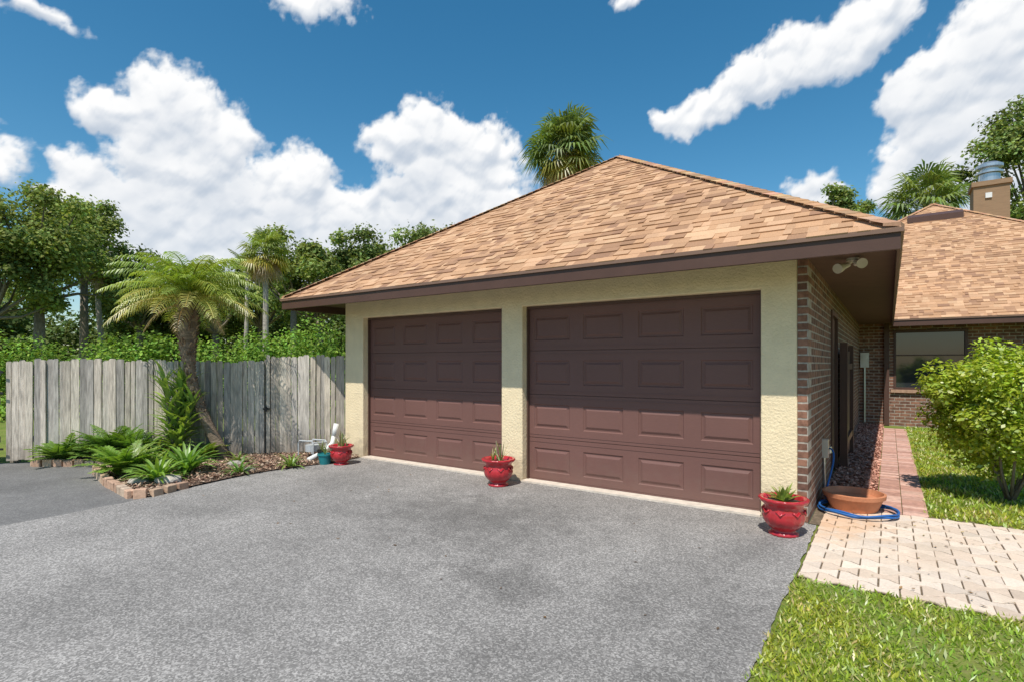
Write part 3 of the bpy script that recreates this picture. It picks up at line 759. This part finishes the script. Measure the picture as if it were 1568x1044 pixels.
mass('hedge',[(-21,-3.2),(-18.5,-.6),(-15,2),(-11.5,5),(-9.5,8)],2.5,.5,60000,.085,(.20,.31,.06),nc=230)
mass('tree_line',[(-10,60),(20,62),(60,50)],8,2,16000,.6,G2,nc=120)
sabal('cabbage_palm',-8.24,10.26,8.75,1.3,.17,100,(.16,.22,.055),dead=.12)
sabal('cabbage_palm',-20.15,6.84,6.1,1.0,.11,60,(.22,.28,.06),boots=False)
sabal('cabbage_palm',-36.5,6.4,7.3,1.15,.14,50,(.16,.22,.08),lean=(.8,.3),boots=False)
sabal('cabbage_palm',1.93,24.6,8.6,1.8,.18,70,(.19,.26,.06))
pp=empty('areca_palm'); mb=MB(); xx,yy=-23.8,7.9
mb.tube([(xx,yy,0),(xx+.3,yy,3),(xx+.35,yy,5.6)],[.12,.09,.06],8); mb.build('trunk',M_palmbark,pp,smooth=True)
mb=MB()
for i in range(11): feather(mb,(xx+.35,yy,5.6),i*2.4,1.4-i*.1,1.3,.9,.3,vary(G3),12,.05,.3)
mb.build('fronds',M_leaf,pp)

# ---------------------------------------------------------------- lawn blades
def lawn(name,poly,n,h,cols,wid=.006):
    xs=[p[0] for p in poly];ys=[p[1] for p in poly]
    px=rng.uniform(min(xs),max(xs),int(n*1.6));py=rng.uniform(min(ys),max(ys),int(n*1.6))
    k=in_poly(px,py,poly); px=px[k][:n];py=py[k][:n]; m=len(px)
    pn=np.sin(px*3.1+np.sin(py*2.3)*1.5)*np.sin(py*2.7+1.3)+.5*np.sin(px*9+py*7)
    keep=rng.random(m)<np.clip(.85+.5*pn,.3,1); px=px[keep];py=py[keep];pn=pn[keep];m=len(px)
    P=np.stack([px,py,np.full(m,-.015)],1); a=rng.uniform(0,6.283,m); tilt=rng.uniform(.3,1.25,m)
    D=np.stack([np.cos(a)*np.sin(tilt),np.sin(a)*np.sin(tilt),np.cos(tilt)],1)*(h*(.5+.9*rng.random(m)))[:,None]
    b=rng.uniform(0,6.283,m); W=np.stack([np.cos(b),np.sin(b),np.zeros(m)],1)*wid*(.7+.8*rng.random((m,1)))
    C=np.array(cols)[rng.integers(0,len(cols),m)]*(.7+.6*rng.random((m,1)))
    C[:,0]*=1+.18*np.clip(pn,-1,1)
    leaf_object(name,P,D,W,C,M_leaf)
GC=[(.33,.43,.035),(.38,.47,.04),(.26,.37,.035),(.43,.48,.06),(.30,.40,.035),(.50,.44,.18)]
lawn('lawn_grass',[(.08,-6),(.085,-4),(.06,-3),(.09,-2),(.08,-1.40),(5,-1.405),(5,-6)],130000,.042,GC,.005)
lawn('lawn_grass',[(.90,.82),(.90,9.7),(7,9.7),(7,.83)],100000,.055,GC,.008)
chips('fallen_leaves',[(.1,-1.4),(3,-1.4),(3,.8),(.1,.8)],160,.03,[(.3,.18,.08),(.2,.12,.06),(.4,.3,.12)],.014,.004,M_chip,.15,.5)
chips('fallen_leaves',[(-6.1,-3),(0,-3),(0,-.1),(-6.1,-.1)],60,.028,[(.2,.12,.06),(.12,.08,.05)],.004,.004,M_chip,.15,.5)

# ---------------------------------------------------------------- sky with cumulus clouds
SUN=Vector((.2,-1,1.69)).normalized()
el=math.asin(SUN.z); rot=math.atan2(SUN.x,SUN.y)
w=bpy.data.worlds.new('World'); scene.world=w; w.use_nodes=True
for nd in list(w.node_tree.nodes): w.node_tree.nodes.remove(nd)
t=NT(w.node_tree); wo=t.n('ShaderNodeOutputWorld')
sky=t.n('ShaderNodeTexSky',sky_type='NISHITA',sun_disc=False,sun_elevation=el,sun_rotation=rot,altitude=0,air_density=1.0,dust_density=.5,ozone_density=1.5)
hsv=t.n('ShaderNodeHueSaturation',{'Hue':.486,'Saturation':1.36,'Value':1.0,'Color':sky.outputs[0]})
bg=t.n('ShaderNodeBackground',{'Color':hsv.outputs[0],'Strength':.13})
t.nt.links.new(bg.outputs[0],wo.inputs[0])
def hash2(ix,iy,seed):
    h=(ix.astype(np.int64)*374761393+iy.astype(np.int64)*668265263+seed*974711)&0x7fffffff
    h=((h^(h>>13))*1274126177)&0x7fffffff; h=(h^(h>>16))
    return (h&0xffff)/65535.0
def vnoise(x,y,seed):
    ix=np.floor(x);iy=np.floor(y);fx=x-ix;fy=y-iy;fx=fx*fx*fx*(fx*(fx*6-15)+10);fy=fy*fy*fy*(fy*(fy*6-15)+10)
    a=hash2(ix,iy,seed);b=hash2(ix+1,iy,seed);c=hash2(ix,iy+1,seed);d=hash2(ix+1,iy+1,seed)
    return (a*(1-fx)+b*fx)*(1-fy)+(c*(1-fx)+d*fx)*fy
def fbm(x,y,seed,o=5,r=.5):
    s=0;a=1;tt=0
    for i in range(o): s=s+a*vnoise(x,y,seed+i);tt+=a;a*=r;x=x*2.03+17.1;y=y*2.03+5.7
    return s/tt
def worley(x,y,seed):
    ix=np.floor(x);iy=np.floor(y);best=np.full(x.shape,9.)
    for dx in(-1,0,1):
        for dy in(-1,0,1):
            cx_=ix+dx;cy_=iy+dy;px=cx_+hash2(cx_,cy_,seed);py=cy_+hash2(cx_,cy_,seed+7)
            d=(x-px)**2+(y-py)**2; best=np.minimum(best,d)
    return np.clip(1-best,0,1)
def blur(a,r):
    k=np.exp(-np.arange(-3*r,3*r+1)**2/(2*r*r)); k/=k.sum()
    p=np.pad(a,3*r,mode='edge')
    p=np.apply_along_axis(lambda v:np.convolve(v,k,'valid'),1,p); return np.apply_along_axis(lambda v:np.convolve(v,k,'valid'),0,p)
HD=-34.8
blobs=[(-32.3,21.4,4.0,4.0,1),(-36.9,20.4,2.5,1.9,1),(-28.4,19.8,3.4,3.9,1),(-31.5,16.4,5.2,5.5,1),(-38.4,14.2,2.6,2.6,1),(-40.2,12.8,1.9,1.7,1),(-34.4,12,5.5,5.0,1),(-30,11,6,5,1),
(-21.3,17.0,4.0,3.8,1),(-23.65,13.0,6.0,5.2,1),(-15.1,13.2,5.6,4.4,1),(-8.5,21.7,5.2,4.4,1),(-12.3,22.1,3.3,2.6,1),(-3.0,20.9,4.1,3.4,.8),(-6.8,17.1,6.8,5.6,.9),(-.6,16.5,3.6,2.8,.5),(-18,10,10,6,1),(-8,12,9,6,1),(-33,9,6,4.5,.8),
(17.1,23,2.2,1.2,.7),(20.2,24.1,3.0,1.6,.75),(23.8,25.4,3.6,2.1,.8),(28.2,26.6,3.8,2.3,.85),(32.3,27.3,3.2,2.3,.85),(34.3,28,2.3,1.8,.7),
(36.4,21.2,2.7,2.7,1),(38.7,22.2,2.7,2.8,1),(41.5,23.8,3.4,3.6,1),(44,24.4,4.4,4.2,1),(38.7,17.4,4.4,5.0,1),(43,17.6,5,5.5,1),(35.4,15.0,2.4,2.6,.9),(29,15.2,2.0,1.2,.6),
(-20.1,31.9,3.6,1.0,.35),(12,33.0,1.3,.7,.4),(-41.8,26.1,2.0,.6,.3),(-43.8,15.6,1.5,1.6,.35),(48,14,7,7,1),(-60,14,7,6,.8),(60,20,8,6,.8),(-68,22,8,5,.8)]
az_=np.arange(-75,75.01,.15); el_=np.arange(1.,44,.15); X,Y=np.meshgrid(az_,el_)
wx=(fbm(X*.22,Y*.22,11)-.5)*2.6+(fbm(X*.9,Y*.9,13,3)-.5)*.9; wy=(fbm(X*.22,Y*.22,31)-.5)*2.2+(fbm(X*.9,Y*.9,37,3)-.5)*.8
A=X+wx;B=Y+wy; s=np.zeros_like(X)
for a,e,rx,ry,k in blobs:
    v=k*(1-np.sqrt(((A-a)/rx)**2+((B-e)/ry)**2)); s+=np.exp(np.clip(v,-3,1)*14)
s=np.log(s)/14
x2=X+wx*.5;y2=Y+wy*.5
w1=worley(x2*.36,y2*.4,3)-.6; w2=worley(x2*.8,y2*.85,5)-.6; w3=worley(x2*1.8+wx,y2*1.9,9)-.6; w4=worley(x2*4.0,y2*4.2,15)-.6
fb=fbm(X*1.6,Y*1.6,41,6,.58)-.5
D=s-.04+.24*w1+.18*w2+.10*w3+.045*w4+fb*.26
relief=np.sqrt(np.clip(D+.05,0,1.2))*1.9+1.15*w1+.75*w2+.24*w3
relief=blur(relief,2)+.045*w4+.14*fb
gy,gx=np.gradient(relief,.15,.15); nz=1/np.sqrt(gx**2+gy**2+1); nx=-gx*nz; ny=-gy*nz
lam=np.clip(nx*-.18+ny*.66+nz*.73,-.3,1)
lit=np.clip(.34+.76*lam,0,1.0)
run=np.zeros(D.shape[1]); above=np.zeros_like(D)
for r_ in range(D.shape[0]-1,-1,-1):
    run=run*.980+np.clip(D[r_]+.02,0,.5)*.075; above[r_]=run
ab=np.clip(blur(above,6)/1.0,0,1)
lit=lit*(1-.34*ab)  # undersides darkened in the cloud colour, standing in for self-shadow
wf=fbm(X*.35,Y*.5,77,5)-.5
lit=np.clip(lit*(1+.9*wf*ab)+.05,0,1)
haze=np.clip((15-Y)/15,0,1)*.45
C=np.stack([.36+.66*lit,.46+.56*lit,.60+.42*lit],-1)  # cloud sunlight and shade painted into vertex colour, shown as emission
C=C*(1-haze[...,None])+np.array([.70,.79,.88])*haze[...,None]  # horizon haze mixed into the painted cloud colour
Rr=1500.
a=np.radians(X+HD);e=np.radians(Y)
V=np.stack([np.sin(a)*np.cos(e),np.cos(a)*np.cos(e),np.sin(e)],-1).reshape(-1,3)*Rr
ny_,nx_=X.shape; idx=np.arange(ny_*nx_).reshape(ny_,nx_)
Q=np.stack([idx[:-1,:-1],idx[:-1,1:],idx[1:,1:],idx[1:,:-1]],-1).reshape(-1,4)
Dk=D.reshape(-1); Q=Q[(Dk[Q].max(1)>-.25)]
me=bpy.data.meshes.new('sky'); me.vertices.add(len(V)); me.vertices.foreach_set('co',V.ravel())
me.loops.add(len(Q)*4); me.loops.foreach_set('vertex_index',Q.ravel().astype(np.int32)); me.polygons.add(len(Q))
me.polygons.foreach_set('loop_start',np.arange(0,len(Q)*4,4,dtype=np.int32)); me.polygons.foreach_set('loop_total',np.full(len(Q),4,dtype=np.int32)); me.update(calc_edges=True)
ca=me.color_attributes.new('Cloud','FLOAT_COLOR','POINT'); ca.data.foreach_set('color',np.concatenate([C.reshape(-1,3),np.ones((len(V),1))],1).ravel().astype(np.float32))
da=me.attributes.new('dens','FLOAT','POINT'); da.data.foreach_set('value',Dk.astype(np.float32))
m,t,out=new_mat('cumulus_cloud')
cco=t.n('ShaderNodeTexCoord').outputs['Object']
dd=t.n('ShaderNodeAttribute',attribute_name='dens').outputs['Fac']; cc=t.n('ShaderNodeAttribute',attribute_name='Cloud').outputs['Color']
fn=t.noise(cco,.06,4,.65); dd=t.math('ADD',dd,t.math('MULTIPLY',t.math('SUBTRACT',fn,.5),.16))
al=t.mr(dd,-.12,.22,0,1,True)
em=t.n('ShaderNodeEmission',{'Color':cc,'Strength':1.0}).outputs[0]; tp=t.n('ShaderNodeBsdfTransparent').outputs[0]
t.nt.links.new(t.n('ShaderNodeMixShader',{0:al,1:tp,2:em}).outputs[0],out.inputs[0])
m.cycles.emission_sampling='NONE'
me.materials.append(m); so=bpy.data.objects.new('sky',me); scene.collection.objects.link(so)

L=bpy.data.lights.new('sun','SUN'); L.energy=5.0; L.angle=math.radians(.53); L.color=(1,.955,.88)
lo=bpy.data.objects.new('sun',L); lo.rotation_euler=(-SUN).to_track_quat('-Z','Y').to_euler(); scene.collection.objects.link(lo)

cam=bpy.data.cameras.new('camera'); cam.sensor_width=36; cam.lens=36*831/1568; cam.shift_y=35/1568; cam.clip_start=.05; cam.clip_end=4000
co=bpy.data.objects.new('camera',cam); co.location=(.598,-5.522,1.43); co.rotation_euler=(math.radians(90),0,math.radians(34.8)); scene.collection.objects.link(co); scene.camera=co
scene.view_settings.view_transform='Standard'; scene.view_settings.look='None'; scene.view_settings.exposure=0
